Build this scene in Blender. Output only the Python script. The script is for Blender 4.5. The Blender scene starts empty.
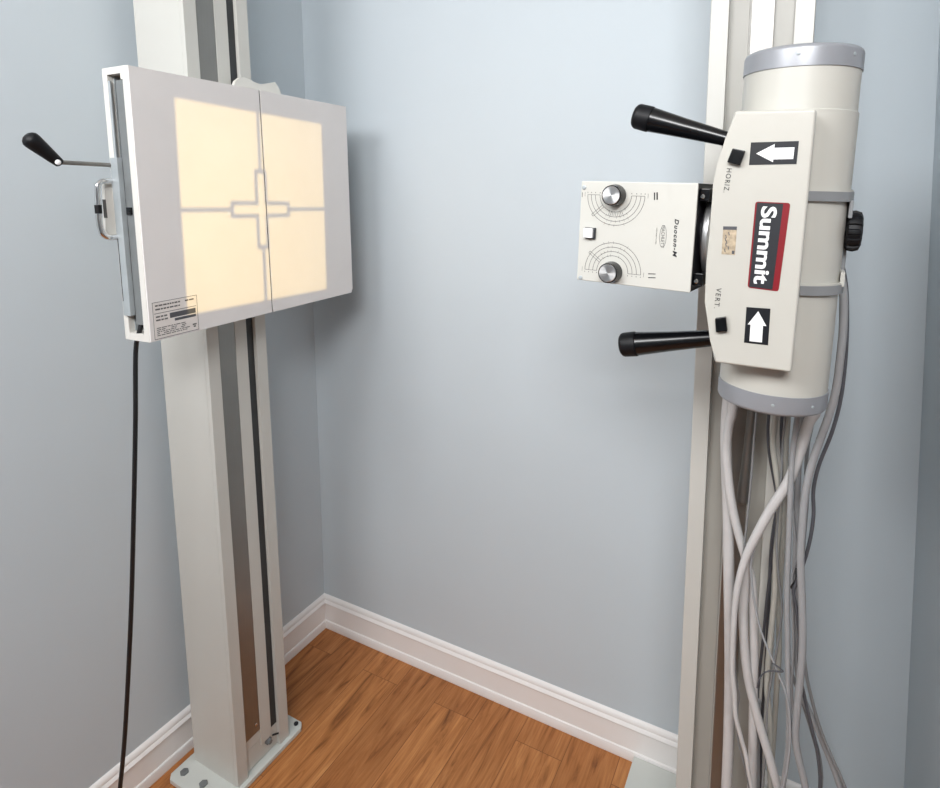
import bpy, bmesh, math, random
from math import sin, cos, pi, radians
from mathutils import Vector, Matrix
random.seed(7)
scene = bpy.context.scene
COL = scene.collection
V = Vector

# ------------------------------------------------------------------ camera
FPX, YAW, PITCH, ROLL, PX, PY = 607.3, .5024, .1257, -.006, 470., 273.5
CAM = V((1.318, -1.39086, 1.42156))
FWD = V((-sin(YAW)*cos(PITCH), cos(YAW)*cos(PITCH), -sin(PITCH)))
_r = V((cos(YAW), sin(YAW), 0)); _u = _r.cross(FWD)
RGT = _r*cos(ROLL) + _u*sin(ROLL); UPV = -_r*sin(ROLL) + _u*cos(ROLL)
cd = bpy.data.cameras.new('camera'); cam = bpy.data.objects.new('camera', cd); COL.objects.link(cam)
cd.sensor_fit = 'HORIZONTAL'; cd.sensor_width = 36; cd.lens = FPX/940*36
cd.shift_x = 0; cd.shift_y = (PY-394)/940
cd.clip_start = .02
cam.matrix_world = Matrix(((RGT.x, UPV.x, -FWD.x, CAM.x), (RGT.y, UPV.y, -FWD.y, CAM.y), (RGT.z, UPV.z, -FWD.z, CAM.z), (0, 0, 0, 1)))
scene.camera = cam

def ray(x, y): return FWD + RGT*((x-PX)/FPX) - UPV*((y-PY)/FPX)
def on(axis, val, x, y):                       # measured point of the photograph on a plane of the room
    d = ray(x, y); return CAM + d*((val-CAM[axis])/d[axis])
def on_plane(p0, n, x, y):
    d = ray(x, y); return CAM + d*((p0-CAM).dot(n)/d.dot(n))

# ------------------------------------------------------------------ materials
def srgb(c):
    return tuple(((v/255)/12.92 if v/255 <= .04045 else ((v/255+.055)/1.055)**2.4) for v in c)
def mat(name, rgb, rough=.5, metal=0., var=.04, scale=12., bump=0., bscale=200., spec=.5, coat=0., emit=None):
    m = bpy.data.materials.new(name); m.use_nodes = True
    nt = m.node_tree; b = nt.nodes['Principled BSDF']
    b.inputs['Roughness'].default_value = rough; b.inputs['Metallic'].default_value = metal
    b.inputs['Specular IOR Level'].default_value = spec
    if coat: b.inputs['Coat Weight'].default_value = coat; b.inputs['Coat Roughness'].default_value = .08
    c = srgb(rgb)
    tc = nt.nodes.new('ShaderNodeTexCoord'); nz = nt.nodes.new('ShaderNodeTexNoise')
    nz.inputs['Scale'].default_value = scale; nz.inputs['Detail'].default_value = 4
    nt.links.new(tc.outputs['Object'], nz.inputs['Vector'])
    rp = nt.nodes.new('ShaderNodeValToRGB')
    rp.color_ramp.elements[0].position = .3; rp.color_ramp.elements[1].position = .7
    rp.color_ramp.elements[0].color = (*[max(0, v*(1-var)) for v in c], 1); rp.color_ramp.elements[1].color = (*[min(1, v*(1+var)) for v in c], 1)
    nt.links.new(nz.outputs['Fac'], rp.inputs['Fac']); nt.links.new(rp.outputs['Color'], b.inputs['Base Color'])
    if bump:
        n2 = nt.nodes.new('ShaderNodeTexNoise'); n2.inputs['Scale'].default_value = bscale
        bp = nt.nodes.new('ShaderNodeBump'); bp.inputs['Strength'].default_value = bump; bp.inputs['Distance'].default_value = .002
        nt.links.new(tc.outputs['Object'], n2.inputs['Vector']); nt.links.new(n2.outputs['Fac'], bp.inputs['Height'])
        nt.links.new(bp.outputs['Normal'], b.inputs['Normal'])
    return m

def brushed(name, rgb, rough=.3, stretch=(400, 400, 3)):
    m = mat(name, rgb, rough, 1., .05)
    nt = m.node_tree; b = nt.nodes['Principled BSDF']
    tc = nt.nodes.new('ShaderNodeTexCoord'); mp = nt.nodes.new('ShaderNodeMapping'); mp.inputs['Scale'].default_value = stretch
    nz = nt.nodes.new('ShaderNodeTexNoise'); nz.inputs['Scale'].default_value = 1
    mr = nt.nodes.new('ShaderNodeMapRange'); mr.inputs['To Min'].default_value = rough*.8; mr.inputs['To Max'].default_value = rough*1.25
    nt.links.new(tc.outputs['Object'], mp.inputs['Vector']); nt.links.new(mp.outputs['Vector'], nz.inputs['Vector'])
    nt.links.new(nz.outputs['Fac'], mr.inputs['Value']); nt.links.new(mr.outputs['Result'], b.inputs['Roughness'])
    return m

def floor_mat():
    m = bpy.data.materials.new('oak_laminate'); m.use_nodes = True
    nt = m.node_tree; b = nt.nodes['Principled BSDF']; N = nt.nodes.new; L = nt.links.new
    tc = N('ShaderNodeTexCoord'); sp = N('ShaderNodeSeparateXYZ'); cb = N('ShaderNodeCombineXYZ')
    L(tc.outputs['Object'], sp.inputs[0]); L(sp.outputs['Y'], cb.inputs['X']); L(sp.outputs['X'], cb.inputs['Y'])
    mp0 = N('ShaderNodeMapping'); mp0.inputs['Location'].default_value = (.47, .035, 0); L(cb.outputs[0], mp0.inputs['Vector'])
    br = N('ShaderNodeTexBrick'); br.offset = .37; br.inputs['Scale'].default_value = 1
    br.inputs['Brick Width'].default_value = .62; br.inputs['Row Height'].default_value = .127
    br.inputs['Mortar Size'].default_value = .0009; br.inputs['Mortar Smooth'].default_value = .3; br.inputs['Bias'].default_value = 0
    br.inputs['Color1'].default_value = (.0, .0, .0, 1); br.inputs['Color2'].default_value = (1, 1, 1, 1); br.inputs['Mortar'].default_value = (.5, .5, .5, 1)
    L(mp0.outputs[0], br.inputs['Vector'])
    # grain runs along the boards; each board shifts the pattern
    ad = N('ShaderNodeVectorMath'); ad.operation = 'MULTIPLY_ADD'; ad.inputs[1].default_value = (3.1, 7.7, 5.3)
    L(br.outputs['Color'], ad.inputs[0]); L(cb.outputs[0], ad.inputs[2])
    mp = N('ShaderNodeMapping'); mp.inputs['Scale'].default_value = (3.4, 30, 26); L(ad.outputs[0], mp.inputs['Vector'])
    n1 = N('ShaderNodeTexNoise'); n1.inputs['Scale'].default_value = 1; n1.inputs['Detail'].default_value = 7; n1.inputs['Distortion'].default_value = 1.6; n1.inputs['Roughness'].default_value = .62
    L(mp.outputs[0], n1.inputs['Vector'])
    mp2 = N('ShaderNodeMapping'); mp2.inputs['Scale'].default_value = (9, 260, 90); L(ad.outputs[0], mp2.inputs['Vector'])
    n2 = N('ShaderNodeTexNoise'); n2.inputs['Scale'].default_value = 1; n2.inputs['Detail'].default_value = 3; L(mp2.outputs[0], n2.inputs['Vector'])
    rp = N('ShaderNodeValToRGB'); e = rp.color_ramp.elements
    e[0].position = .27; e[0].color = (*srgb((112, 66, 32)), 1)
    e[1].position = .78; e[1].color = (*srgb((214, 154, 96)), 1)
    k = e.new(.45); k.color = (*srgb((180, 117, 66)), 1)
    k = e.new(.6); k.color = (*srgb((196, 133, 79)), 1)
    L(n1.outputs['Fac'], rp.inputs['Fac'])
    mx = N('ShaderNodeMix'); mx.data_type = 'RGBA'; mx.blend_type = 'MULTIPLY'; mx.inputs[0].default_value = .4
    rp2 = N('ShaderNodeValToRGB'); rp2.color_ramp.elements[0].position = .35; rp2.color_ramp.elements[0].color = (.55, .5, .46, 1); rp2.color_ramp.elements[1].position = .6; rp2.color_ramp.elements[1].color = (1, 1, 1, 1)
    L(n2.outputs['Fac'], rp2.inputs['Fac']); L(rp.outputs['Color'], mx.inputs[6]); L(rp2.outputs['Color'], mx.inputs[7])
    # board to board tone
    mx2 = N('ShaderNodeMix'); mx2.data_type = 'RGBA'; mx2.blend_type = 'MULTIPLY'; mx2.inputs[0].default_value = 1
    rp3 = N('ShaderNodeValToRGB'); rp3.color_ramp.elements[0].color = (.84, .80, .78, 1); rp3.color_ramp.elements[1].color = (1.08, 1.08, 1.08, 1)
    L(br.outputs['Color'], rp3.inputs['Fac']); L(mx.outputs[2], mx2.inputs[6]); L(rp3.outputs['Color'], mx2.inputs[7])
    mx3 = N('ShaderNodeMix'); mx3.data_type = 'RGBA'; L(br.outputs['Fac'], mx3.inputs[0]); L(mx2.outputs[2], mx3.inputs[6]); mx3.inputs[7].default_value = (*srgb((120, 74, 42)), 1)
    L(mx3.outputs[2], b.inputs['Base Color'])
    b.inputs['Roughness'].default_value = .42; b.inputs['Specular IOR Level'].default_value = .35
    return m

M = {}
M['wall'] = mat('blue_grey_paint', (197, 206, 212), .65, 0, .012, 3, .04, 260, .25)
M['ceil'] = mat('ceiling_white', (236, 234, 230), .8, 0, .01)
M['trim'] = mat('white_trim_paint', (243, 240, 238), .38, 0, .01)
M['cream'] = mat('cream_enamel', (197, 196, 190), .38, 0, .015, 6)
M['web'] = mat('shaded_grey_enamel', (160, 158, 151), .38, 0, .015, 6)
M['white_frame'] = mat('white_frame_enamel', (214, 212, 206), .35, 0, .015, 6)
M['cream2'] = mat('warm_white_enamel', (192, 190, 182), .36, 0, .015, 6)
M['laminate'] = mat('grey_white_laminate', (224, 220, 218), .45, 0, .02, 9)
M['ivory'] = mat('ivory_faceplate', (200, 199, 192), .4, 0, .02, 10)
M['plate'] = mat('pale_grey_plate', (206, 209, 204), .4, 0, .03, 10)
M['steel'] = brushed('brushed_steel', (150, 148, 144), .45)
M['chrome'] = brushed('polished_steel', (225, 225, 225), .14, (60, 60, 60))
M['galv'] = mat('galvanised_sheet', (168, 175, 178), .45, .2, .08, 30)
M['zinc'] = mat('dull_zinc', (122, 126, 127), .5, .2, .12, 20)
M['alu'] = mat('spun_aluminium', (225, 225, 225), .34, 1., .03)
_b = M['alu'].node_tree.nodes['Principled BSDF']; _t = M['alu'].node_tree.nodes.new('ShaderNodeTangent'); _t.direction_type = 'RADIAL'; _t.axis = 'Y'
_b.inputs['Anisotropic'].default_value = .85; M['alu'].node_tree.links.new(_t.outputs[0], _b.inputs['Tangent'])
M['grey'] = mat('silver_grey_paint', (152, 154, 159), .36, .25, .02, 8)
M['greyband'] = mat('grey_band_paint', (138, 140, 142), .4, .1, .02, 8)
M['black'] = mat('black_plastic', (9, 10, 13), .25, 0, .1, 10, 0, 200, .4, .2)
M['satin'] = mat('satin_metal', (222, 222, 222), .3, .9, .03)
M['rubber'] = mat('black_rubber', (9, 10, 14), .5, 0, .1, 10, 0, 200, .3)
M['darkmetal'] = mat('dark_metal', (46, 47, 50), .35, .5, .15, 15)
M['slot'] = mat('dark_slot', (58, 60, 61), .6, .2, .1, 10)
M['ink'] = mat('black_ink', (40, 40, 42), .6, 0, .05)
M['greyink'] = mat('grey_ink', (96, 95, 93), .6, 0, .05)
M['navy'] = mat('navy_black_label', (10, 14, 22), .45, 0, .05)
M['label_white'] = mat('label_white', (240, 240, 240), .5, 0, .01)
M['paper'] = mat('label_paper', (222, 216, 212), .5, 0, .02)
M['charcoal'] = mat('charcoal_badge', (40, 42, 47), .4, 0, .03)
M['crimson'] = mat('crimson_badge', (128, 18, 30), .4, 0, .03)
M['wood'] = mat('window_scale', (176, 160, 136), .6, 0, .3, 180)
M['floor'] = floor_mat()
def cable_mat(n, c, r=.45): return mat(n, c, r, 0, .04, 40)
M['c_white'] = cable_mat('pale_cable', (200, 198, 197))
M['c_grey'] = cable_mat('light_grey_cable', (154, 155, 157))
M['c_cream'] = cable_mat('cream_cable', (172, 170, 162))
M['c_mid'] = cable_mat('mid_grey_cable', (128, 129, 130))
M['c_dark'] = cable_mat('dark_grey_cable', (80, 81, 86))
M['c_black'] = cable_mat('black_cable', (18, 19, 22))

# ------------------------------------------------------------------ mesh helpers
def tag(o, label, cat, group=None):
    o['label'] = label; o['category'] = cat
    if group: o['group'] = group
    return o
def thing(name, label, cat, loc, group=None):
    o = bpy.data.objects.new(name, None); COL.objects.link(o); o.location = loc; o.empty_display_size = .05
    return tag(o, label, cat, group)
def rootloc(p):
    while p.parent: p = p.parent
    return p.location.copy()
def obj(name, bm, m, parent=None, MX=None, angle=35, origin=None):
    if MX is not None: bmesh.ops.transform(bm, matrix=MX, verts=bm.verts)
    off = rootloc(parent) if parent else (V(origin) if origin is not None else V((0, 0, 0)))
    bmesh.ops.translate(bm, vec=-off, verts=bm.verts)
    bmesh.ops.recalc_face_normals(bm, faces=bm.faces)
    me = bpy.data.meshes.new(name); bm.to_mesh(me); bm.free()
    for p in me.polygons: p.use_smooth = True
    me.set_sharp_from_angle(angle=radians(angle))
    _wn = len(me.polygons) < 4000
    for x in (m if isinstance(m, (list, tuple)) else [m]): me.materials.append(x)
    o = bpy.data.objects.new(name, me); COL.objects.link(o)
    if _wn:
        w_ = o.modifiers.new('weighted normals', 'WEIGHTED_NORMAL'); w_.keep_sharp = True; w_.weight = 100
    if parent: o.parent = parent
    elif origin is not None: o.location = origin
    return o
def struct(name, bm, m):
    o = obj(name, bm, m); o['kind'] = 'structure'; return o
def B(): return bmesh.new()
def box(bm, lo, hi, bev=0., seg=2, MX=None):
    lo, hi = V(lo), V(hi); c = (lo+hi)/2; s = hi-lo
    r = bmesh.ops.create_cube(bm, size=1, matrix=Matrix.Translation(c) @ Matrix.Diagonal((*s, 1)))
    vs = r['verts']
    if MX is not None: bmesh.ops.transform(bm, matrix=MX, verts=vs)
    if bev:
        es = list({e for v in vs for e in v.link_edges})
        bmesh.ops.bevel(bm, geom=es, offset=bev, segments=seg, affect='EDGES', profile=.5, clamp_overlap=True)
    return bm
def prism(bm, pts, d, bev=0., seg=2):
    """closed polygon pts (3-D) extruded by vector d"""
    d = V(d); a = [bm.verts.new(p) for p in pts]; b = [bm.verts.new(V(p)+d) for p in pts]
    n = len(pts); fs = [bm.faces.new(a), bm.faces.new(b[::-1])]
    for i in range(n): fs.append(bm.faces.new((a[i], b[i], b[(i+1) % n], a[(i+1) % n])))
    if bev:
        es = list({e for f in fs for e in f.edges})
        bmesh.ops.bevel(bm, geom=es, offset=bev, segments=seg, affect='EDGES', profile=.5, clamp_overlap=True)
    return bm
def frame(d):
    d = V(d).normalized(); h = V((0, 0, 1)) if abs(d.z) < .9 else V((1, 0, 0))
    x = h.cross(d).normalized(); return x, d.cross(x)
def lathe(bm, p0, axis, prof, n=40, cap=True):
    """prof: list of (distance along axis, radius)"""
    p0 = V(p0); ax = V(axis).normalized(); x, y = frame(ax); rings = []
    for t, r in prof:
        rings.append([bm.verts.new(p0 + ax*t + (x*cos(2*pi*k/n) + y*sin(2*pi*k/n))*max(r, 1e-5)) for k in range(n)])
    for i in range(len(rings)-1):
        for k in range(n): bm.faces.new((rings[i][k], rings[i][(k+1) % n], rings[i+1][(k+1) % n], rings[i+1][k]))
    if cap:
        bm.faces.new(rings[0][::-1]); bm.faces.new(rings[-1])
    return bm
def smooth_path(pts, sub=8):
    P = [V(p) for p in pts]
    if len(P) < 3: return P
    out = []; Q = [P[0]*2-P[1]] + P + [P[-1]*2-P[-2]]
    for i in range(1, len(Q)-2):
        a, b, c, d = Q[i-1:i+3]
        for k in range(sub):
            t = k/sub
            out.append(.5*((2*b) + (c-a)*t + (2*a-5*b+4*c-d)*t*t + (3*b-a-3*c+d)*t**3))
    out.append(P[-1]); return out
def tube(bm, pts, r, n=10, sub=8):
    P = smooth_path(pts, sub) if sub else [V(p) for p in pts]
    rs = r if callable(r) else (lambda t: r)
    T = [(P[min(i+1, len(P)-1)]-P[max(i-1, 0)]).normalized() for i in range(len(P))]
    x, _ = frame(T[0]); rings = []
    for i, p in enumerate(P):
        x = (x - T[i]*x.dot(T[i])).normalized(); y = T[i].cross(x); R = rs(i/(len(P)-1))
        rings.append([bm.verts.new(p + (x*cos(2*pi*k/n) + y*sin(2*pi*k/n))*R) for k in range(n)])
    for i in range(len(rings)-1):
        for k in range(n): bm.faces.new((rings[i][k], rings[i][(k+1) % n], rings[i+1][(k+1) % n], rings[i+1][k]))
    bm.faces.new(rings[0][::-1]); bm.faces.new(rings[-1])
    return bm
def quad(bm, pts, d):
    return prism(bm, pts, d)
def text_bm(s, size, bold=0., shear=0., depth=.0003, space=1.):
    cu = bpy.data.curves.new('t', 'FONT'); cu.body = s; cu.size = size; cu.offset = bold; cu.shear = shear
    cu.extrude = depth; cu.align_x = 'CENTER'; cu.align_y = 'CENTER'; cu.space_character = space; cu.resolution_u = 4
    o = bpy.data.objects.new('t', cu); COL.objects.link(o)
    dg = bpy.context.evaluated_depsgraph_get(); me = bpy.data.meshes.new_from_object(o.evaluated_get(dg))
    bm = B(); bm.from_mesh(me)
    bpy.data.objects.remove(o); bpy.data.curves.remove(cu); bpy.data.meshes.remove(me)
    return bm
def fit_text(bm, c, xd, yd, w=None, h=None):
    """centre the lettering at c, x along xd, y along yd, stretched to w x h"""
    xs = [v.co.x for v in bm.verts]; ys = [v.co.y for v in bm.verts]
    cx, cy = (min(xs)+max(xs))/2, (min(ys)+max(ys))/2
    sx = w/(max(xs)-min(xs)) if w else 1; sy = h/(max(ys)-min(ys)) if h else sx
    xd, yd = V(xd).normalized(), V(yd).normalized(); zd = xd.cross(yd)
    for v in bm.verts: v.co = V(c) + xd*((v.co.x-cx)*sx) + yd*((v.co.y-cy)*sy) + zd*v.co.z
    return bm
def merge(a, b):
    me = bpy.data.meshes.new('x'); b.to_mesh(me); b.free(); a.from_mesh(me); bpy.data.meshes.remove(me); return a

# ------------------------------------------------------------------ room
CEIL = 2.5
XE = 1.53          # the back wall ends here and steps back
def wallbox(name, lo, hi, m='wall'): return struct(name, box(B(), lo, hi), M[m])
wallbox('floor', (-.1, -3.5, -.1), (3.0, .55, 0), 'floor')
wallbox('ceiling', (-.1, -3.5, CEIL), (3.0, .55, CEIL+.1), 'ceil')
wallbox('wall_left', (-.12, -3.5, 0), (-.016, .016, CEIL))
bm = B()           # the end of the back wall leans very slightly, as in the photograph
prism(bm, [(-.016, .016, 0), (1.72, .016, 0), (1.72, .016, CEIL), (-.016, .016, CEIL)], (0, .12, 0)); struct('wall_back', bm, M['wall'])
bm = B()           # a short stub of wall comes forward at the right; it leans very slightly, as in the photograph
prism(bm, [(1.571, .016, 0), (1.72, .016, 0), (1.72, .016, CEIL), (1.486, .016, CEIL)], (0, -.40, 0)); struct('wall_right', bm, M['wall'])
wallbox('wall_closet', (1.72, -.12, 0), (3.0, 0, CEIL))
wallbox('wall_side', (2.9, -3.5, 0), (3.0, 0, CEIL))
wallbox('wall_rear', (-.1, -3.5, 0), (3.0, -3.4, CEIL))
# baseboards: moulded profile (distance from wall, height)
PROF = [(0, 0), (.0125, 0), (.0135, .006), (.0130, .018), (.0105, .025), (.0072, .027), (.0072, .084), (.0125, .087), (.0135, .091), (.0105, .096), (.0080, .099), (.0088, .103), (.0070, .109), (.003, .113), (0, .1145)]
def base(name, p0, p1, nrm, m0=0, m1=0):
    """p0 to p1 along the wall, nrm away from it; m0/m1 = mitre sign at the ends"""
    p0, p1, nrm = V(p0), V(p1), V(nrm); d = (p1-p0).normalized(); bm = B(); A = []; C_ = []
    for t, z in PROF:
        A.append(bm.verts.new(p0 + nrm*t + d*(m0*t) + V((0, 0, z)))); C_.append(bm.verts.new(p1 + nrm*t - d*(m1*t) + V((0, 0, z))))
    n = len(PROF); bm.faces.new(A); bm.faces.new(C_[::-1])
    for i in range(n): bm.faces.new((A[i], C_[i], C_[(i+1) % n], A[(i+1) % n]))
    o = struct(name, bm, M['trim'])
base('baseboard_left', (-.016, -3.4, 0), (-.016, .016, 0), (1, 0, 0), 0, 1)
base('baseboard_back', (-.016, .016, 0), (1.57, .016, 0), (0, -1, 0), 1, 1)
base('baseboard_right', (1.57, -.384, 0), (1.57, .016, 0), (-1, 0, 0), 0, 1)

# ------------------------------------------------------------------ left column
YL, YR = -.532, -.367; XB, XF = .04, .199; TOP = 2.48
t = thing('wall_stand_column', 'off-white steel column with a narrow vertical rail, standing by the left wall behind the white panel', 'column', ((XB+XF)/2, (YL+YR)/2, 0))
w = YR-YL
LM = Matrix.Translation((0, 0, .45)) @ Matrix.Rotation(.0105, 4, 'X') @ Matrix.Translation((0, 0, -.45))
bm = B()
box(bm, (XB, YL, .012), (XF-.012, YR, TOP))                         # body
box(bm, (XF-.0125, YL, .012), (XF, YL+.031, TOP), .0015)              # left lip
box(bm, (XF-.0125, YR-.031, .012), (XF, YR, TOP), .0015)              # right lip
box(bm, (XF-.013, YL+.080, .06), (XF-.006, YL+.113, TOP), .001)       # centre strip
box(bm, (XF-.014, YL+.030, .020), (XF-.0100, YR-.030, .076))
box(bm, (XF-.014, YL+.0301, .0765), (XF-.0100, YL+.085, .115))
obj('post', bm, M['cream'], t, LM)
bm = B(); y0, y1 = YL+.036, YL+.080
prism(bm, [(XF-.012, y0, .105), (XF-.012, y1, .105), (XF-.012, y1, TOP), (XF-.012, y0, TOP)], (.005, 0, 0), .0006)
rail = obj('rail', bm, M['steel'], t, LM)
bm = B(); lathe(bm, (XF-.008, y1-.012, .128), (1, 0, 0), [(0, .0035), (.0025, .0035), (.0035, .002)], 16); obj('screw', bm, M['chrome'], rail, LM)
bm = B(); box(bm, (XF-.0135, YL+.1135, .078), (XF-.0095, YR-.031, TOP)); obj('slot_strip', bm, M['slot'], t, LM)
bm = B(); lathe(bm, (XF-.0095, YR-.062, .052), (1, 0, 0), [(0, .010), (.004, .010), (.005, .007), (.011, .006)], 6); obj('bolt', bm, M['zinc'], t, LM)
bm = B(); tube(bm, [(XF-.010, YR-.046, .052), (XF+.002, YR-.036, .055)], .0022, 8, 0); obj('screw', bm, M['darkmetal'], t, LM)
bm = B()
prism(bm, [(.021, -.580, .001), (.033, -.592, .001), (.196, -.592, .001), (.210, -.580, .001), (.210, -.330, .001), (.198, -.316, .001), (.035, -.316, .001), (.021, -.330, .001)], (0, 0, .011), .0012)
bp = obj('base_plate', bm, M['plate'], t)
for x, y in ((.048, -.563), (.116, -.561), (.190, -.328), (.048, -.335)):
    bm = B(); r = .0105 if y < -.5 else .006
    lathe(bm, (x, y, .012), (0, 0, 1), [(0, r), (.003, r), (.004, r*.6)], 6 if r > .008 else 14); obj('anchor_bolt', bm, M['zinc'] if r > .008 else M['darkmetal'], bp)

# ------------------------------------------------------------------ film panel on the left column
PC = V((.285, -.4358, 1.4086)); PW, PH, PD = .5958, .4837, .070
PM = Matrix.Translation(PC) @ Matrix.Rotation(.0458, 4, 'Z') @ Matrix.Rotation(.0106, 4, 'X')
PMI = PM.inverted()
pn = PM.to_3x3() @ V((1, 0, 0))
t = thing('film_panel', 'white rectangular panel lit by a yellow square with a cross, mounted on the left column', 'x-ray panel', (.25, -.4358, 1.16))
panel = t
W2, H2 = PW/2, PH/2
bm = B()
box(bm, (-.0165, -W2, -H2), (-.0028, W2, H2), .0012)          # front wall
box(bm, (-PD, -W2, -H2), (-PD+.013, W2, H2), .0015)          # rear wall
box(bm, (-PD+.0115, -W2+.0005, H2-.012), (-.0150, W2, H2-.0003))    # top
box(bm, (-PD+.0115, -W2+.0005, -H2+.0003), (-.0150, W2, -H2+.014))  # bottom
box(bm, (-PD+.0115, W2-.012, -H2+.001), (-.0150, W2-.0004, H2-.001))    # right end
box(bm, (-.022, -W2+.0008, H2-.022), (-.0155, -W2+.02, H2-.0115))
obj('casing', bm, M['white_frame'], t, PM)
# front sheets, divided by a narrow seam; the right sheet's lower corner is cut
sy = (PMI @ on_plane(PC, pn, 259.5, 91)).y; sy2 = (PMI @ on_plane(PC, pn, 273, 314)).y
bm = B(); prism(bm, [(-.0032, -W2+.001, -H2+.0008), (-.0032, sy2-.0019, -H2+.0008), (-.0032, sy-.0019, H2-.0008), (-.0032, -W2+.001, H2-.0008)], (.0032, 0, 0), .0004); left_sheet = obj('front_sheet', bm, M['laminate'], t, PM)
bm = B(); prism(bm, [(-.0032, sy2+.0019, -H2+.0008), (-.0032, W2-.010, -H2+.0008), (-.0032, W2-.0006, -H2+.010), (-.0032, W2-.0006, H2-.0008), (-.0032, sy+.0019, H2-.0008)], (.0032, 0, 0), .0004); obj('front_sheet', bm, M['laminate'], t, PM)
bm = B(); prism(bm, [(-.0030, sy2-.0018, -H2+.001), (-.0030, sy2+.0018, -H2+.001), (-.0030, sy+.0018, H2-.001), (-.0030, sy-.0018, H2-.001)], (.0006, 0, 0)); obj('seam_strip', bm, M['rubber'], t, PM)
# the sheet-metal tray that slides in the open left end
bm = B()
box(bm, (-.058, -W2+.012, -H2+.016), (-.055, W2-.02, H2-.014))
box(bm, (-.060, -W2-.006, -.195), (-.0405, -W2+.004, .088), .001)
box(bm, (-.060, -W2+.001, .088), (-.052, -W2+.004, H2-.022), .0006)
tray = obj('cassette_tray', bm, M['galv'], t, PM)
bm = B(); box(bm, (-.0402, -W2+.0035, -H2+.030), (-.0172, W2-.02, H2-.022), .001); obj('filler_block', bm, M['zinc'], tray, PM)  # filler block added so the shaded inside of the opening looks mid-grey
bm = B(); box(bm, (-.0575, -W2-.0066, -.168), (-.0562, -W2-.0055, -.055)); obj('slot', bm, M['slot'], tray, PM)
bm = B(); box(bm, (-.036, -W2-.0005, -.012), (-.024, -W2+.008, .001), .001); obj('catch', bm, M['black'], tray, PM)
XH = .238
def sd(x, y, X=XH): return on(0, X, x, y)
bm = B()
h0 = [sd(117, 180.5), sd(107, 181), sd(102, 181.5), sd(98.5, 184), sd(97.5, 188), sd(97.8, 200), sd(99, 220), sd(101, 230), sd(103, 234.5), sd(107, 237), sd(111, 237.5), sd(120, 236.5)]
tube(bm, h0, .0050, 12, 6); hd = obj('tray_handle', bm, M['chrome'], t)
bm = B(); a, b = sd(98, 205), sd(98.7, 213.5); lathe(bm, a, b-a, [(0, .0058), ((b-a).length, .0058)], 14); obj('band', bm, M['rubber'], hd)
c0, c1 = sd(101.5, 186, .226), sd(116, 236, .226)
bm = B(); prism(bm, [sd(101.5, 184, .222), sd(116, 184, .222), sd(121, 236, .222), sd(108, 237, .222), sd(103, 230, .222)], (.008, 0, 0), .001); cl = obj('tray_bracket', bm, M['white_frame'], t)
bm = B(); prism(bm, [sd(102.2, 199.5, .2304), sd(105.5, 199.5, .2304), sd(107.5, 218, .2304), sd(104, 218, .2304)], (.0004, 0, 0)); obj('bracket_tab', bm, M['greyink'], cl)
# lock lever
a = sd(114, 165.3); b = sd(58.5, 162.2); c = sd(28, 137.5)
bm = B(); tube(bm, [a + (a-b).normalized()*.03, b], .0036, 12, 0); lv = obj('lock_lever', bm, M['steel'], t)
ax = c-b; L_ = ax.length; bm = B(); b2 = b - ax.normalized()*.004
lathe(bm, b2, ax, [(0, .0055), (.002, .0075), (L_*.3, .0095), (L_*.65, .0118), (L_*.92, .0135), (L_*1.02, .0132), (L_*1.09, .0105), (L_*1.14, .0062), (L_*1.155, .001)], 28)
gp = obj('grip', bm, M['rubber'], lv)
bm = B(); bmesh.ops.create_uvsphere(bm, u_segments=12, v_segments=8, radius=.0045, matrix=Matrix.Translation(sd(58, 162.3, .246))); obj('screw_cap', bm, M['label_white'], lv)
# printed rating label
LP = lambda x, y, d=.0: PMI @ on_plane(PC, pn, x, y) + V((d, 0, 0))
q = [PMI @ on_plane(PC, pn, *p) for p in ((151.8, 302.5), (197, 295), (198.3, 329.5), (154.5, 340))]
yl, yr = (q[0].y+q[3].y)/2, (q[1].y+q[2].y)/2; zt, zb = (q[0].z+q[1].z)/2, (q[2].z+q[3].z)/2
bm = B(); box(bm, (0, yl, zb), (.0004, yr, zt)); lb = obj('rating_label', bm, M['paper'], t, PM)
lw, lh = yr-yl, zt-zb
def lbox(bm, u0, v0, u1, v1): box(bm, (.0004, yl+u0*lw, zt-v1*lh), (.0007, yl+u1*lw, zt-v0*lh))
bm = B(); e = .008
lbox(bm, 0, 0, 1, .014); lbox(bm, 0, .986, 1, 1); lbox(bm, 0, 0, e, 1); lbox(bm, 1-e, 0, 1, 1); lbox(bm, .03, .30, .97, .315)
for rows, v0, v1, dens in ((1, .07, .13, .9), (1, .18, .22, .6), (1, .38, .42, .25), (1, .47, .51, .3), (5, .68, .93, .72)):
    for k in range(rows):
        v = v0 + (v1-v0)*(k+.5)/rows; hh = .011 if rows > 1 else .02; u = .06
        while u < .06+.88*dens:
            wl = random.uniform(.03, .11)
            if random.random() < .88: lbox(bm, u, v-hh, min(u+wl, .94), v+hh)
            u += wl+.018
lbox(bm, .86, .80, .95, .84); lbox(bm, .88, .86, .93, .9)
obj('printing', bm, M['greyink'], lb, PM)
bm = B(); lbox(bm, .36, .36, .95, .50); lbox(bm, .46, .53, .95, .60); obj('blacked_line', bm, M['c_dark'], lb, PM)
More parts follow.
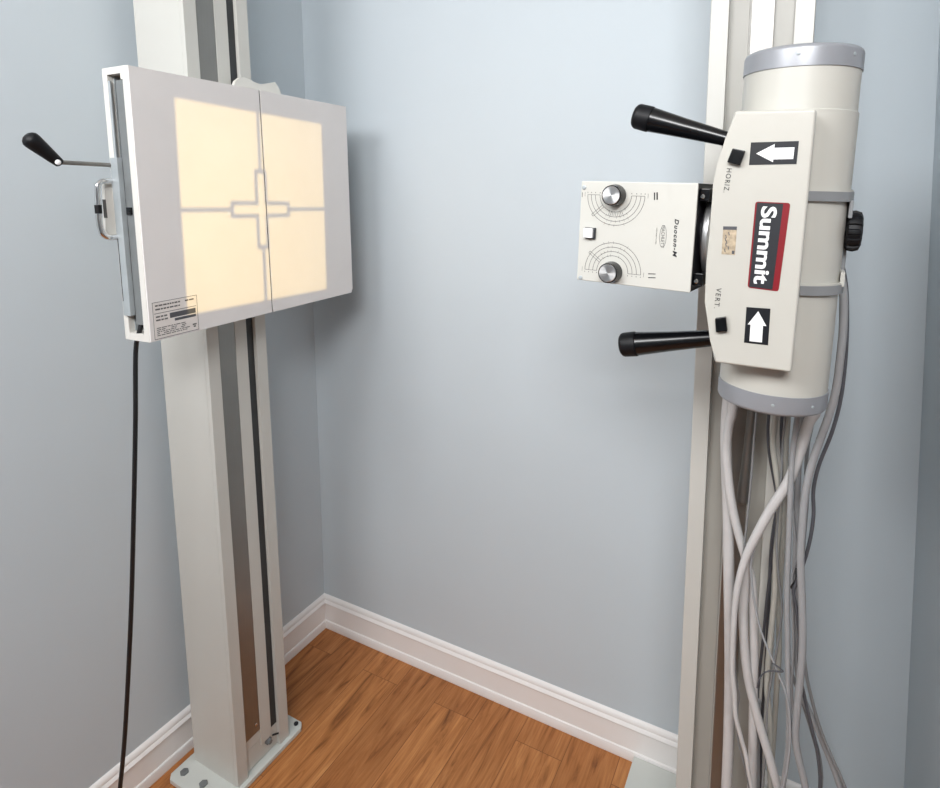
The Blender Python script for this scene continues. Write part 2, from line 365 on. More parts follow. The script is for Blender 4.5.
# bracket and carriage between panel and column
bm = B()
box(bm, (XF+.001, -.515, 1.27), (.206, -.385, 1.62), .001)
box(bm, (.204, -.500, 1.28), (.222, -.400, 1.60), .001)
obj('carriage', bm, M['cream'], t)
pts = [on(0, .205, *p) for p in ((231, 86), (233, 81), (237, 78), (241, 77.5), (247, 79), (251, 82.5), (258, 85), (266, 83.5), (273, 82.3), (278, 91), (280, 99))]
pts += [on(0, .205, 275, 115), on(0, .205, 233, 110)]
bm = B(); prism(bm, pts, (.008, 0, 0), .001); obj('top_bracket', bm, M['white_frame'], t)

# black cable hanging from the panel
pts = [PM @ V((-.036, -W2+.045, -H2+.09)), PM @ V((-.034, -W2+.02, -H2+.055)), PM @ V((-.036, -W2+.006, -H2+.018)), sd(135.8, 352, .249), sd(135.5, 420, .245), sd(134, 500, .238), sd(131.5, 600, .225), sd(128, 680, .21), sd(124.5, 740, .195), sd(120, 788, .18)]
d = (pts[-1]-pts[-2]).normalized()
p = pts[-1]; pts += [V((.155, p.y-.012, .10)), V((.15, p.y-.03, .02)), V((.17, p.y-.08, .005)), V((.25, p.y-.22, .005)), V((.45, p.y-.5, .005))]
bm = B(); tube(bm, pts, .0042, 12, 8)
tag(obj('power_cord', bm, M['c_black'], origin=(.15, pts[-4].y, 0)), 'thin black cord hanging from the left end of the white panel to the floor', 'cord')

# ------------------------------------------------------------------ right column
RMX = Matrix.Translation((0, 0, 1.6)) @ Matrix.Rotation(.0034, 4, 'Y') @ Matrix.Translation((0, 0, -1.6))
CL, CR = 1.1675, 1.3150; YF = -.31; YB = -.06
t = thing('tube_column', 'off-white steel column with a bright vertical rail, standing behind the tube head and its cables', 'column', ((CL+CR)/2, (YF+YB)/2, 0))
bm = B()
box(bm, (CL, YF+.018, .012), (CR, YB, TOP))
box(bm, (CL, YF, .012), (CL+.0275, YF+.0185, TOP), .0015)
box(bm, (CR-.0270, YF, .012), (CR, YF+.0185, TOP), .0015)
obj('post', bm, M['cream'], t, RMX)
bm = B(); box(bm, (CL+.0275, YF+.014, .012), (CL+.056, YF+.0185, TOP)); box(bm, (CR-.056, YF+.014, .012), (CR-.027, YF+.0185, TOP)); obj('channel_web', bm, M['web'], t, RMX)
bm = B(); box(bm, (CL+.0595, YF+.008, .06), (CL+.0925, YF+.0185, TOP), .0008); obj('rail', bm, M['steel'], t, RMX)
bm = B(); box(bm, (1.016, -.47, .001), (1.465, .002, .021), .0015); obj('base_plate', bm, M['plate'], t)

# ------------------------------------------------------------------ tube head
TC = V((1.298, -.5, 1.3695)); TH = .031
TM = Matrix.Translation(TC) @ Matrix.Rotation(TH, 4, 'Y'); TMI = TM.inverted()
TR_ = .0652; HH = .2245
t = thing('x_ray_tube_head', 'large cream cylindrical tube head with grey end caps and a black-and-red badge', 'x-ray tube', (TC.x, TC.y, TC.z-HH))
head = t
Z = (0, 0, 1)
bm = B(); lathe(bm, (0, 0, -HH+.02), Z, [(0, TR_), (2*HH-.036, TR_)], 72); obj('housing', bm, M['cream2'], t, TM)
r = TR_+.0013
bm = B(); lathe(bm, (0, 0, HH-.0235), Z, [(0, TR_-.001), (0, r), (.020, r), (.0235, r-.0012), (.0256, r-.004), (.0265, r-.010)], 72); c = obj('end_cap', bm, M['grey'], t, TM)
for a in (-1.62, -.62):
    bm = B(); dv = V((cos(a), sin(a), 0)); lathe(bm, dv*(r-.0005)+V((0, 0, HH-.0095)), dv, [(0, .0022), (.0012, .0022), (.0016, .001)], 12); obj('screw', bm, M['galv'], c, TM)
bm = B(); lathe(bm, (0, 0, -HH), Z, [(0, r-.012), (.0006, r-.006), (.0025, r-.002), (.006, r), (.027, r), (.027, TR_-.001)], 72); c = obj('end_cap', bm, M['grey'], t, TM)
for a in (-1.5, -.75):
    bm = B(); dv = V((cos(a), sin(a), 0)); lathe(bm, dv*(r-.0005)+V((0, 0, -HH+.015)), dv, [(0, .002), (.0012, .002), (.0016, .001)], 12); obj('screw', bm, M['galv'], c, TM)
# sleeve behind the control plate
zl = lambda z: z-TC.z
bm = B(); lathe(bm, (0, 0, zl(1.4275)), Z, [(0, TR_), (0, TR_+.0018), (.0935, TR_+.0018), (.0945, TR_+.0009), (.0945, TR_)], 72); obj('sleeve', bm, M['cream2'], t, TM)
# clamp rings
for zz, nm in ((1.4215, 0), (1.3085, 1)):
    bm = B(); lathe(bm, (0, 0, zl(zz)-.0065), Z, [(0, TR_-.001), (0, TR_+.0055), (.0115, TR_+.0055), (.0115, TR_-.001)], 72); cr = obj('clamp_ring', bm, M['greyband'], t, TM)
    bm = B(); lathe(bm, (0, 0, zl(zz)+.005), Z, [(0, TR_-.001), (0, TR_+.0048), (.0022, TR_+.0048), (.0022, TR_-.001)], 72); obj('ring_flange', bm, M['cream2'], cr, TM)
# yoke plate on the right carrying the knob
bm = B()
box(bm, (.060, .012, zl(1.3)), (.0700, .05, zl(1.43)), .001)
box(bm, (.0655, -.022, zl(1.395)), (.0700, .014, zl(1.4165)), .001)
obj('yoke', bm, M['greyband'], t, TM)
bm = B(); prism(bm, [(.0645, -.025, zl(1.311)), (.0695, -.022, zl(1.311)), (.0695, -.016, zl(1.3285)), (.0645, -.019, zl(1.3285))], (0, .030, 0), .0006); obj('yoke_lip', bm, M['cream2'], t, TM)
bm = B(); kc = TMI @ V((1.3725, -.5, 1.3765)); n = 120; rings = []
kp = [(-.0085, .019), (-.0065, .0235), (.0005, .0245), (.0065, .0225), (.0085, .018)]
lathe(bm, kc - V((.015, 0, 0)), (1, 0, 0), [(0, .010), (.008, .010)], 24)
for tt, rr in kp:
    rings.append([bm.verts.new(kc + V((tt, (rr*(1+.045*(1 if math.cos(12*2*pi*k/n) > .2 else -1)))*cos(2*pi*k/n), (rr*(1+.045*(1 if math.cos(12*2*pi*k/n) > .2 else -1)))*sin(2*pi*k/n)))) for k in range(n)])
for i in range(len(rings)-1):
    for k in range(n): bm.faces.new((rings[i][k], rings[i][(k+1) % n], rings[i+1][(k+1) % n], rings[i+1][k]))
bm.faces.new(rings[0]); bm.faces.new(rings[-1])
obj('adjustment_knob', bm, M['rubber'], t, TM)
# carriage to the column
bm = B(); box(bm, (1.224, -.425, 1.25), (1.338, YF-.0005, 1.47), .003); box(bm, (1.25, -.45, 1.30), (1.33, -.42, 1.42), .002); obj('carriage', bm, M['cream2'], t)

# control plate
YP = -.60
def cp(x, y, dy=0.): return on(1, YP, x, y) + V((0, dy, 0))
poly = [(734.6, 110.8), (817, 108.7), (791.6, 373), (714.5, 362.8), (710.2, 341), (707, 317), (704.8, 302), (706.3, 264), (709.4, 235), (711.2, 210), (713.2, 184), (716.8, 166), (725.5, 138)]
bm = B(); prism(bm, [cp(*p) for p in poly], (0, .050, 0), .0035, 3); ctl = obj('control_plate', bm, M['cream2'], t)
n = V((0, -1, 0))
def plate_quad(bm, pts, d0=.0, th=.0005):
    return prism(bm, [cp(*p, -d0) for p in pts], (0, -th, 0))
# arrow stickers
bm = B(); plate_quad(bm, [(751, 142.5), (799, 141), (796.5, 164), (749, 165)]); s1 = obj('arrow_sticker', bm, M['navy'], ctl)
def arrow(quad4, horiz):
    """arrow outline inside a quad: horiz points left, else up"""
    a, b, c, d = [V((*p, 0)) for p in quad4]
    f = lambda u, v: tuple(((a*(1-u)+b*u)*(1-v) + (d*(1-u)+c*u)*v)[:2])
    if horiz: P_ = [(.13, .5), (.50, .10), (.50, .27), (.92, .27), (.92, .78), (.50, .78), (.50, .90)]
    else: P_ = [(.50, .09), (.88, .48), (.74, .48), (.74, .94), (.22, .94), (.22, .48), (.10, .48)]
    return [f(*p) for p in P_]
q1 = [(751, 142.5), (799, 141), (796.5, 164), (749, 165)]; q2 = [(746.5, 307), (770.5, 308.7), (768, 345.2), (744, 342.5)]
bm = B(); plate_quad(bm, arrow(q1, True), .0005, .0003); obj('arrow', bm, M['label_white'], ctl)
bm = B(); plate_quad(bm, q2); obj('arrow_sticker', bm, M['navy'], ctl)
bm = B(); plate_quad(bm, arrow(q2, False), .0005, .0003); obj('arrow', bm, M['label_white'], ctl)
# badge
def inset(bm, pts, bev): return bm
bq = [(755.5, 201.5), (790.5, 203), (778.5, 291.5), (747.5, 287.5)]
def lerp2(q, u, v):
    a, b, c, d = [V((*p, 0)) for p in q]; return tuple(((a*(1-u)+b*u)*(1-v) + (d*(1-u)+c*u)*v)[:2])
def rounded(q, ru, rv, n_=4):
    out = []
    for (cu, cv, a0) in ((ru, rv, pi), (1-ru, rv, 1.5*pi), (1-ru, 1-rv, 0), (ru, 1-rv, .5*pi)):
        for k in range(n_+1):
            a = a0 + k/n_*pi/2; out.append(lerp2(q, cu+ru*cos(a), cv+rv*sin(a)))
    return out
bm = B(); plate_quad(bm, rounded(bq, .08, .03)); bd = obj('badge', bm, M['crimson'], ctl)
dk = [lerp2(bq, .05, .012), lerp2(bq, .80, .012), lerp2(bq, .80, .988), lerp2(bq, .05, .988)]
bm = B(); plate_quad(bm, dk, .0005, .0002); obj('badge_field', bm, M['charcoal'], ctl)
c = cp(*lerp2(bq, .415, .5), -.0009); xd = cp(*lerp2(bq, .415, .95))-cp(*lerp2(bq, .415, .05)); yd = V((0, -1, 0)).cross(xd)
hgt = (cp(*lerp2(bq, .64, .5))-cp(*lerp2(bq, .20, .5))).length
bm = fit_text(text_bm('Summit', .02, .0006, 0, .0003, 1.0), c, xd, yd, xd.length*.99, hgt*1.08); obj('lettering', bm, M['label_white'], ctl)
# small window
wq = [(723.3, 226.3), (737, 226.5), (735, 255), (721.5, 254.2)]
bm = B(); plate_quad(bm, wq, 0, .0004); obj('indicator_window', bm, M['wood'], ctl)
bm = B()
plate_quad(bm, [wq[0], wq[1], lerp2(wq, 1, .12), lerp2(wq, 0, .12)], .0004, .0002)
for k in range(7):
    u = .15+.7*random.random(); v = .2+.1*k; plate_quad(bm, [lerp2(wq, u, v), lerp2(wq, u+.07, v), lerp2(wq, u+.13, v+.12), lerp2(wq, u+.06, v+.12)], .0004, .0002)
plate_quad(bm, [lerp2(wq, .75, .85), lerp2(wq, .95, .85), lerp2(wq, .95, .97), lerp2(wq, .75, .97)], .0004, .0002)
obj('scale_marks', bm, M['c_dark'], ctl)
# rocker switches
for sq in ([(733, 148.5), (746, 151), (740.5, 166), (727.5, 162.5)], [(715.5, 317.5), (726.5, 316), (728, 330.5), (716.5, 331.5)]):
    bm = B(); prism(bm, [cp(*p) for p in sq], (0, -.007, 0), .0012); obj('switch', bm, M['black'], ctl)
# words
def word(s, top, bot, h, m='ink', bold=.0):
    a, b = cp(*top, -.0004), cp(*bot, -.0004); xd = b-a; yd = V((0, -1, 0)).cross(xd)
    return obj('lettering', fit_text(text_bm(s, .02, bold, 0, .0001, 1.25), (a+b)/2, xd, yd, xd.length, h), M[m], ctl)
word('HORIZ.', (729.5, 168.5), (726, 192.5), .0058); word('VERT.', (719, 288), (716.5, 308.5), .0058)
# handles
YH = -.505
for tip, bas, rt, rb in (((634.2, 115.4), (725, 138.6), .0176, .0098), ((620.5, 345), (711, 338.2), .0180, .0113)):
    a = on(1, YH, *tip); b = on(1, YH, *bas); ax = (b-a); L_ = ax.length; axn = ax/L_
    bm = B(); lathe(bm, a, axn, [(.0245, rt*.92), (.0255, rt*.965), (L_*.55, rt*.965+(rb-rt*.965)*.5), (L_, rb), (L_+.026, rb*.93)], 36); hdl = obj('handle', bm, M['black'], t)
    bm = B(); lathe(bm, a, axn, [(0, rt*.55), (.0008, rt*.78), (.003, rt*.93), (.006, rt), (.0225, rt*1.02), (.0245, rt*.99), (.025, rt*.9)], 36); obj('handle_end', bm, M['rubber'], hdl)

# ------------------------------------------------------------------ collimator
CCn = V((1.1223, -.588, 1.371)); CW, CH, CD = .1552, .1369, .150
CM = Matrix.Translation(CCn) @ Matrix.Rotation(-.1045, 4, 'Z') @ Matrix.Rotation(.0357, 4, 'Y')
CMI = CM.inverted()
t = thing('collimator', 'ivory box with two silver dials, fixed to the left of the tube head', 'collimator', (CCn.x, CCn.y+.08, CCn.z-CH/2))
w2, h2 = CW/2, CH/2
bm = B(); box(bm, (-w2, 0, -h2), (w2, .0035, h2), .0016); fp = obj('face_plate', bm, M['ivory'], t, CM)
bm = B()
box(bm, (-w2+.001, .003, h2-.004), (w2-.001, CD, h2-.0005)); box(bm, (-w2+.001, .003, -h2+.0005), (w2-.001, CD, -h2+.004))
box(bm, (w2-.005, .003, -h2+.001), (w2-.001, CD, h2-.001)); box(bm, (-w2+.001, CD-.004, -h2+.001), (w2-.001, CD, h2-.001))
obj('housing', bm, M['darkmetal'], t, CM)
# light field: lamp inside the housing shining through a shutter plate with crosshair strips
S = CM @ V((.028, .082, .0)); gx = -w2+.006
lit = [on_plane(PC, pn, *p) for p in ((173, 97), (322, 124.5), (326, 289), (189, 315))]
ctr = on_plane(PC, pn, 262, 209.5)
uy = ((lit[1]-lit[0])+(lit[2]-lit[3])).normalized(); uz = ((lit[0]-lit[3])+(lit[1]-lit[2])).normalized()
mid = sum(lit, V())/4; HW = ((lit[1]-lit[0]).length+(lit[2]-lit[3]).length)/4; HZ = ((lit[0]-lit[3]).length+(lit[1]-lit[2]).length)/4
SL = CMI @ S
def gate(p):                                   # where the ray from the lamp to a point of the panel crosses the shutter plate
    q = CMI @ p; d = q-SL; k = (gx-SL.x)/d.x; return SL + d*k
def pt(a, b): return mid + uy*a + uz*b
def strip(bm, a0, b0, a1, b1, th=.0006):
    prism(bm, [gate(pt(a0, b0)), gate(pt(a1, b0)), gate(pt(a1, b1)), gate(pt(a0, b1))], (th, 0, 0))
cy_, cz_ = (ctr-mid).dot(uy), (ctr-mid).dot(uz)
bm = B(); R_ = .46
strip(bm, -R_, HZ, R_, R_); strip(bm, -R_, -R_, R_, -HZ); strip(bm, -R_, -HZ, -HW, HZ); strip(bm, HW, -HZ, R_, HZ)
obj('shutter_plate', bm, M['darkmetal'], t, CM)
bm = B(); s_ = .0042; a_ = .081; h_ = .0135
def hs(x0, x1, y): strip(bm, cy_+x0-s_, cz_+y-s_, cy_+x1+s_, cz_+y+s_)
def vs(y0, y1, x): strip(bm, cy_+x-s_, cz_+y0-s_, cy_+x+s_, cz_+y1+s_)
strip(bm, -HW, cz_-s_, cy_-a_, cz_+s_); strip(bm, cy_+a_, cz_-s_, HW, cz_+s_)
strip(bm, cy_-s_, cz_+a_, cy_+s_, HZ); strip(bm, cy_-s_, -HZ, cy_+s_, cz_-a_)
for s in (-1, 1):
    hs(-a_, -h_, s*h_); hs(h_, a_, s*h_); vs(-a_, -h_, s*h_); vs(h_, a_, s*h_)
    hs(-h_, h_, s*a_); vs(-h_, h_, s*a_)
obj('crosshair', bm, M['darkmetal'], t, CM)
ld = bpy.data.lights.new('collimator_lamp', 'SPOT'); lo = bpy.data.objects.new('collimator_lamp', ld); COL.objects.link(lo)
ld.energy = 22; ld.color = (1., .73, .27); ld.spot_size = radians(45); ld.spot_blend = .0; ld.shadow_soft_size = .0006
lo.location = S; lo.rotation_euler = (mid-S).to_track_quat('-Z', 'Y').to_euler()
lo['label'] = 'field lamp'
# dials
def face_pt(x, y):
    nrm = CM.to_3x3() @ V((0, -1, 0)); return CMI @ on_plane(CCn, nrm, x, y)
def arc(bm, c, r, a0, a1, wd=.0007, n=28):
    for k in range(n):
        b0, b1 = a0+(a1-a0)*k/n, a0+(a1-a0)*(k+1)/n
        P_ = [c+V((cos(b)*q, -.0002, sin(b)*q)) for b, q in ((b0, r-wd/2), (b1, r-wd/2), (b1, r+wd/2), (b0, r+wd/2))]
        bm.faces.new([bm.verts.new(p) for p in P_])
def seg(bm, p, q, wd=.0006):
    d = (q-p).normalized(); s = V((-d.z, 0, d.x))*(wd/2); o_ = V((0, -.00025, 0))
    bm.faces.new([bm.verts.new(x+o_) for x in (p-s, q-s, q+s, p+s)])
def pol(c, r, a): return c+V((cos(a)*r, 0, sin(a)*r))
px = CW/117.
for (kx, ky), sg, radii in (((615.7, 195.4), -1, (29.9, 25.9, 21.5, 16.5)), ((612.0, 272.0), 1, (29.8, 25.4, 21, 16.6))):
    c = face_pt(kx, ky); c.y = 0; rr = [q*px for q in radii]
    bm = B()
    for q in rr: arc(bm, c, q, 0 if sg > 0 else pi, pi if sg > 0 else 2*pi)
    for s in (-1, 1):
        seg(bm, c+V((s*rr[3], 0, 0)), c+V((s*rr[0], 0, 0)))
        for q in rr: seg(bm, c+V((s*q, 0, -sg*.0022)), c+V((s*q, 0, -sg*.0036)), .0009)
        seg(bm, c+V((s*(rr[0]+.004), 0, -.0025)), c+V((s*(rr[0]+.004), 0, .0035)), .0005)
    for k in range(1, 8):
        a = sg*pi*(.28+.055*k)
        for j, q in enumerate(rr):
            if random.random() < .75: seg(bm, pol(c, q-.0012, a+.05*j), pol(c, q+.0022, a+.05*j), .0004)
    # pointer
    ap = sg*pi*.80 if sg > 0 else -pi*.77
    p0, p1 = pol(c, rr[0]*1.06, ap), pol(c, rr[3]*.98, ap); sd_ = V((-sin(ap), 0, cos(ap)))*.0016
    seg(bm, p0+sd_, p1+sd_, .0006); seg(bm, p0-sd_, p1-sd_, .0006); seg(bm, p0+sd_, p0-sd_, .0006)
    if sg < 0:
        for k in range(9):
            a = -pi*(.36+.03*k); seg(bm, pol(c, rr[3]+.0005, a), pol(c, rr[3]+.0055, a), .0006)
    obj('dial_scale', bm, M['greyink'], t, CM)
    bm = B(); cc_ = c.copy()
    lathe(bm, cc_, (0, -1, 0), [(0, .0145), (.0035, .0148), (.012, .0135), (.0155, .0132), (.0155, .0118)], 48); kb = obj('dial_knob', bm, M['black'], t, CM)
    bm = B(); lathe(bm, cc_+V((0, -.0145, 0)), (0, -1, 0), [(0, .0119), (.0016, .0119), (.0021, .0113)], 48); obj('knob_cap', bm, M['alu'], kb, CM)
# roman bars beside the scales
def bar(x0, y0, x1, y1, wd):
    bm = B(); seg(bm, V((face_pt(x0, y0).x, 0, face_pt(x0, y0).z)), V((face_pt(x1, y1).x, 0, face_pt(x1, y1).z)), wd); obj('printed_bar', bm, M['ink'], t, CM)
bar(654.6, 192.5, 654.6, 200, .0016); bar(657.2, 192.3, 657.2, 199.8, .0018)
bar(648.2, 273.8, 655.6, 274, .0012); bar(648.2, 277.6, 655.6, 277.8, .0012)
bar(582.4, 192.3, 582.3, 197, .0006)
# push button
c = face_pt(590.3, 233); bm = B(); box(bm, (c.x-.0072, -.004, c.z-.0076), (c.x+.0086, 0, c.z+.0076), .001); bt = obj('push_button', bm, M['charcoal'], t, CM)
bm = B(); box(bm, (c.x-.0066, -.0085, c.z-.0062), (c.x+.0060, -.003, c.z+.0068), .0008); obj('button_cap', bm, M['label_white'], bt, CM)
for x, y in ((584.3, 187.5), (580.6, 277.8)):
    c = face_pt(x, y); bm = B(); lathe(bm, V((c.x, 0, c.z)), (0, -1, 0), [(0, .0030), (.0008, .0030), (.0014, .0018)], 14); obj('screw', bm, M['galv'], t, CM)
def cword(s, top, bot, h, bold=0, shear=0, m='ink', space=1., name='lettering'):
    a, b = face_pt(*top), face_pt(*bot); a.y = b.y = -.0003; xd = b-a; yd = V((0, -1, 0)).cross(xd)
    return obj(name, fit_text(text_bm(s, .02, bold, shear, .0001, space), (a+b)/2, xd, yd, xd.length, h), M[m], t, CM)
cword('Duocon-M', (677, 219), (674.6, 257), .0052, .0006, .25, 'ink', 1.25)
cword('MACHLETT', (663.6, 225.5), (662.3, 247.5), .0042, 0, 0, 'greyink')
bm = B(); c = face_pt(663, 236.5); c.y = 0
for k in range(30):
    b0, b1 = 2*pi*k/30, 2*pi*(k+1)/30; seg(bm, c+V((cos(b0)*.0042, 0, sin(b0)*.0142)), c+V((cos(b1)*.0042, 0, sin(b1)*.0142)), .0005)
obj('logo_oval', bm, M['greyink'], t, CM)
cword('MACHLETT LABS', (656.9, 228), (655.9, 244), .0012, 0, 0, 'greyink')
# turret between box and tube
bm = B(); bx = V((w2-.0012, .075, 0))
lathe(bm, bx, (1, 0, 0), [(0, .046), (.004, .046), (.0055, .044), (.0055, .03)], 56); obj('turret_flange', bm, M['darkmetal'], t, CM)
bm = B(); lathe(bm, bx+V((.0025, 0, 0)), (1, 0, 0), [(0, .052), (.002, .058), (.004, .060), (.010, .061), (.0115, .059), (.0135, .057), (.0145, .030), (.0285, .030)], 56); obj('turret_ring', bm, M['satin'], t, CM)
for zz in (.054, -.052):
    bm = B(); box(bm, (w2-.0012, .010, zz-.008), (w2+.012, .05, zz+.008), .0015); lg = obj('mounting_lug', bm, M['black'], t, CM)
    bm = B(); lathe(bm, V((w2+.004, .010, zz-.002)), (0, -1, 0), [(0, .003), (.002, .003), (.003, .002)], 12); obj('screw', bm, M['chrome'], lg, CM)

# ------------------------------------------------------------------ cables
def cable(path, y0, wpx, m, label, y1=None, top='head', group='grey cables hanging below the tube head', name='cable'):
    """path: pixel polyline measured on the plane y0 (top) to y1 (bottom)"""
    y1 = y0 if y1 is None else y1
    ys = [p[1] for p in path]; a, b = min(ys), max(ys); P_ = []
    for x, y in path: P_.append(on(1, y0+(y1-y0)*(y-a)/max(1, b-a), x, y))
    depth = (P_[len(P_)//2]-CAM).dot(FWD); k_ = depth/FPX/2; r = (wpx[0] if isinstance(wpx, tuple) else wpx)*k_
    if top == 'head':
        p = P_[0]; xx = min(max(p.x, 1.235), 1.330); P_ = [V((xx, p.y+.004, 1.2496)), V((xx*.5+p.x*.5, p.y+.002, (1.2496+p.z)/2))] + P_
    q = P_[-1]; d = (q-P_[-2]).normalized()
    if q.z < .62:                                 # runs on down to the floor
        k = d/max(.2, -d.z); lat = V((k.x, 0, 0))
        e1 = q + lat*(q.z*.45)+V((0, 0, -q.z*.5)); e2 = q + lat*(q.z*.7)+V((0, 0, -q.z*.86))
        out = V((0, -1, 0))
        fz = r+.013 if True else r
        P_ += [V((e1.x, e1.y, e1.z)), V((e2.x, e2.y, max(e2.z, fz+.03))), V((e2.x, e2.y, 0))+out*.03+V((0, 0, fz))]
    rf = r
    if isinstance(wpx, tuple):
        n_ = len(wpx)-1; rf = lambda t: k_*(wpx[min(int(t*n_), n_-1)]*(1-(t*n_-min(int(t*n_), n_-1))) + wpx[min(int(t*n_), n_-1)+1]*(t*n_-min(int(t*n_), n_-1)))
    bm = B(); tube(bm, P_, rf, 12, 7)
    e = P_[-1]
    return tag(obj(name, bm, M[m], origin=(e.x, e.y, e.z)), label, 'cable', group)

cable([(727.5, 408), (726, 440), (727, 480), (728, 510), (728.5, 560), (729.5, 620), (729.8, 680), (728.5, 740), (726.5, 788)], -.352, 10.5, 'c_white', 'thick pale straight cable, leftmost of the bundle at the bottom beside the dark rail')
cable([(733, 408), (729, 425), (726.5, 450), (728.5, 480), (732, 505), (738, 532), (746, 560), (752, 585), (754, 640), (753, 720), (752, 788)], -.372, 8.5, 'c_white', 'pale cable bowing left just under the left side of the tube head')
cable([(817, 405), (809, 422), (802, 445), (796, 463), (787, 484), (772, 507), (758, 532), (746, 557), (738, 585), (734.5, 612), (732.8, 645), (732.4, 670), (734.5, 694), (735.5, 715), (740, 734), (746, 756), (749, 775), (752, 790)], -.400, (9.5, 9.5, 9, 5.5, 4.5, 4, 3.8), 'c_white', 'pale cable crossing diagonally from upper right to lower left over the others')
cable([(751, 545), (748, 562), (745.3, 583), (743.2, 610), (744, 640), (746.5, 668), (750, 688), (755, 708), (761.5, 731), (769, 756), (777, 784), (780, 792)], -.380, 8.5, 'c_white', 'pale marked cable sweeping to the right at the bottom of the bundle', top=None)
cable([(799, 405), (796, 428), (793, 450), (791, 480), (789.5, 520), (788, 560), (787, 600), (787.5, 640), (788, 690), (789, 720), (787.5, 755), (782, 792)], -.412, 5.2, 'c_grey', 'straight light grey cable running down the middle right of the bundle')
cable([(777, 405), (774.5, 425), (773, 445), (776, 470), (779.5, 495), (779, 525), (776, 555), (775, 590), (771.5, 628), (768, 665), (767, 690), (769, 710), (770, 735), (769, 760), (771, 790)], -.365, 5.6, 'c_cream', 'cream cable weaving down the centre behind the diagonal cable')
cable([(789, 405), (787, 430), (785.5, 455), (786, 490), (784, 530), (781, 570), (779, 610), (779, 650), (776, 700), (773, 745), (770, 790)], -.345, 5.2, 'c_cream', 'cream cable hanging close behind the straight light grey cable')
cable([(769.5, 405), (768, 430), (769.5, 455), (774, 480), (777.5, 505), (774, 545), (768, 590), (763, 640), (758, 690), (757, 740), (757, 790)], -.338, 2.8, 'c_dark', 'thin dark grey wire curving through the middle of the bundle')
cable([(783, 405), (781.3, 430), (782, 452), (784, 475), (780, 497), (775, 520), (771, 550), (769, 600), (766, 660), (762, 720), (760, 790)], -.331, 3., 'c_dark', 'thin dark wire hanging at the centre, almost hidden by the pale cables')
cable([(757, 700), (756, 740), (755.5, 790)], -.345, 7.5, 'c_grey', 'grey cable emerging low between the two pale bottom cables', top=None)
# along the right side of the tube head
cable([(834, 250), (840, 272), (843.5, 295), (843, 330), (840, 360), (836, 390), (829, 415), (820, 440), (811.5, 465), (805, 495), (802, 530), (800.5, 562), (802, 601), (802.5, 645), (800, 680), (797, 710), (795.5, 738), (799, 760), (806, 790)], -.418, 7.2, 'c_grey', 'light grey cable leaving the right side of the tube head and bending inward', top=None)
cable([(836, 245), (843, 268), (846.5, 292), (847, 330), (845, 365), (840.5, 400), (832, 432), (819, 465), (813.5, 490), (813.5, 515), (810, 540), (804, 562), (797, 582), (793.5, 592), (797, 612), (799.5, 640), (799, 665), (803, 690), (811, 725), (817, 750), (820, 775), (820, 792)], -.408, 3.4, 'c_dark', 'outermost dark grey wire curving down the right side of the tube head', top=None)
cable([(813, 408), (812, 425), (808, 445), (806, 470), (807, 500), (804, 540), (802, 580), (803, 630), (805, 665), (810, 692), (820, 728), (834, 762), (847, 792)], -.385, 3.2, 'c_mid', 'mid grey wire splaying farthest out at the bottom right')
cable([(806, 408), (801, 430), (798, 470), (797, 520), (795.5, 580), (796, 640), (799, 680), (804, 700), (815, 724), (827, 752), (841, 790)], -.372, 6., 'c_grey', 'light grey cable fanning to the bottom right just inside the outermost wire')
cable([(787.5, 632), (788.5, 664), (795, 682), (801, 697), (808, 718), (814, 738), (819, 757), (821, 775), (820.5, 792)], -.355, 4, 'c_mid', 'mid grey cable hooking down behind the fan at bottom right', top=None)
cable([(757, 536), (751, 560), (752, 585), (755, 606), (760, 628), (767, 647), (774, 663), (780, 678), (785.5, 692), (789, 712), (790, 740), (787, 768), (782, 792)], -.3905, 2.2, 'c_grey', 'very thin light wire crossing diagonally to the right over the lower cables', y1=-.432, top=None)
cable([(790, 470), (792, 500), (794.5, 530), (797.5, 550), (795, 566), (792, 578), (792, 600), (793.5, 640), (792, 690), (795, 730), (798, 760), (803, 790)], -.3785, 2.2, 'c_grey', 'very thin wire looping right beside the black tie', top=None)
cable([(786, 408), (783, 440), (781, 480), (778, 515), (776.5, 545), (778.5, 575), (782, 605), (780.5, 625), (777.5, 645), (774, 665), (768, 700), (766, 740), (762, 790)], -.380, 2., 'c_mid', 'very thin grey wire bulging right at the centre of the bundle')
cable([(757, 408), (754, 440), (751, 480), (747, 520), (742.5, 560), (737.5, 590), (736, 630), (735, 670), (739, 695), (737, 712), (738, 740), (746, 772), (750, 792)], -.3885, 2., 'c_mid', 'very thin wire tracking the left edge of the diagonal pale cable')
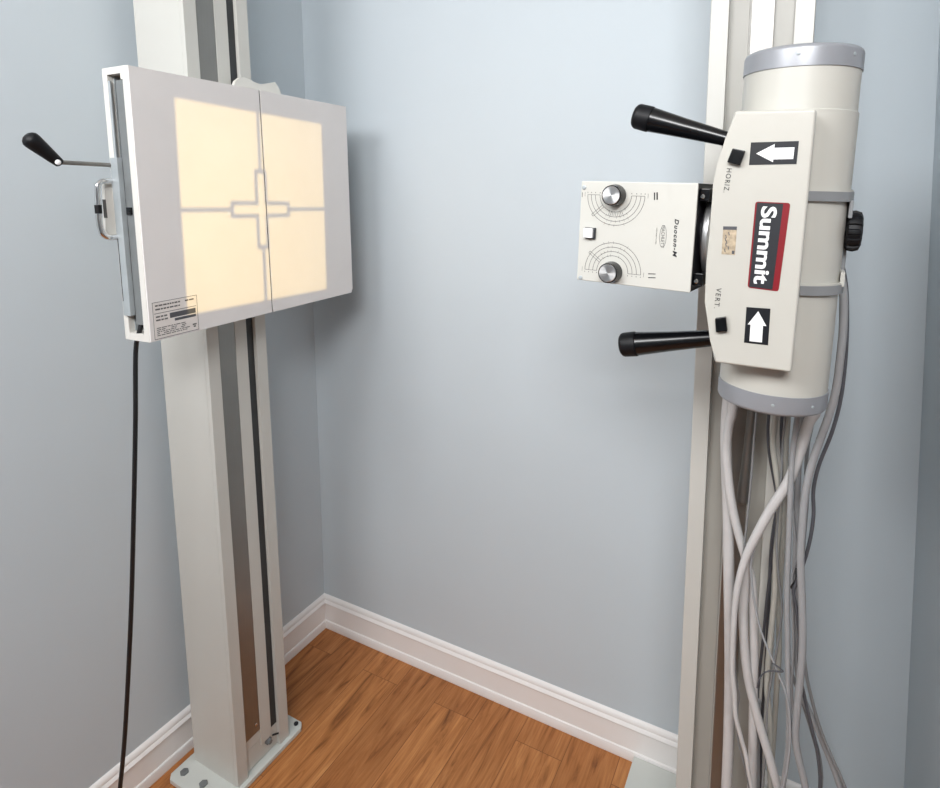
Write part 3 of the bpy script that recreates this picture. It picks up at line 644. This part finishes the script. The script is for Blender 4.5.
# tie and small tangle
bm = B(); a, b = on(1, -.392, 792.5, 588), on(1, -.392, 798, 569); tube(bm, [a, (a+b)/2+V((.003, -.003, 0)), b], .0036, 10, 6)
tag(obj('cable_tie', bm, M['c_black'], origin=a), 'small black tie around the wires at the right of the bundle', 'cable tie')
bm = B(); tube(bm, [on(1, -.418, *p) for p in ((757, 688), (759, 680), (764, 673), (771, 671), (783, 671.5), (777, 666), (772, 663))], .0011, 8, 6)
tag(obj('wire', bm, M['c_dark'], origin=on(1, -.418, 764, 673)), 'short tangled dark wire looped across the lower middle cables', 'wire')
# steel rod hanging by the rail
bm = B(); a, b = on(1, -.335, 753, 400), on(1, -.335, 742.5, 500); d = b-a; a = a - d*.9
lathe(bm, a, b-a, [(0, .0065), ((b-a).length*.72, .0068), ((b-a).length, .0095), ((b-a).length+.004, .0088), ((b-a).length+.008, .005)], 24)
rod = obj('steel_rod', bm, M['steel'], origin=b); tag(rod, 'short shiny steel rod with a flared rounded end between the cables below the tube head', 'rod')

# ------------------------------------------------------------------ light
def area(name, loc, size, energy, col, target=None, spread=180):
    l = bpy.data.lights.new(name, 'AREA'); l.shape = 'RECTANGLE'; l.size, l.size_y = size; l.energy = energy; l.color = col
    o = bpy.data.objects.new(name, l); COL.objects.link(o); o.location = loc
    l.spread = radians(spread)
    if target: o.rotation_euler = (V(target)-V(loc)).to_track_quat('-Z', 'Y').to_euler()
    return o
area('ceiling_light_key', (1.5, -2.15, 2.42), (.8, .8), 37, (.985, .99, 1), (.72, 0, 1.6), 150)
area('ceiling_light_fill', (.45, -2.1, 2.42), (.8, .8), 30, (.985, .99, 1), (.8, -.2, 1.4), 160)
w = bpy.data.worlds.new('world'); scene.world = w; w.use_nodes = True
w.node_tree.nodes['Background'].inputs[0].default_value = (.8, .85, .9, 1); w.node_tree.nodes['Background'].inputs[1].default_value = .4
scene.view_settings.view_transform = 'Standard'; scene.view_settings.look = 'None'
scene.view_settings.exposure = 0; scene.view_settings.gamma = 1
scene.cycles.max_bounces = 10; scene.cycles.diffuse_bounces = 6
scene.cycles.use_denoising = True
scene.cycles.sample_clamp_indirect = 6
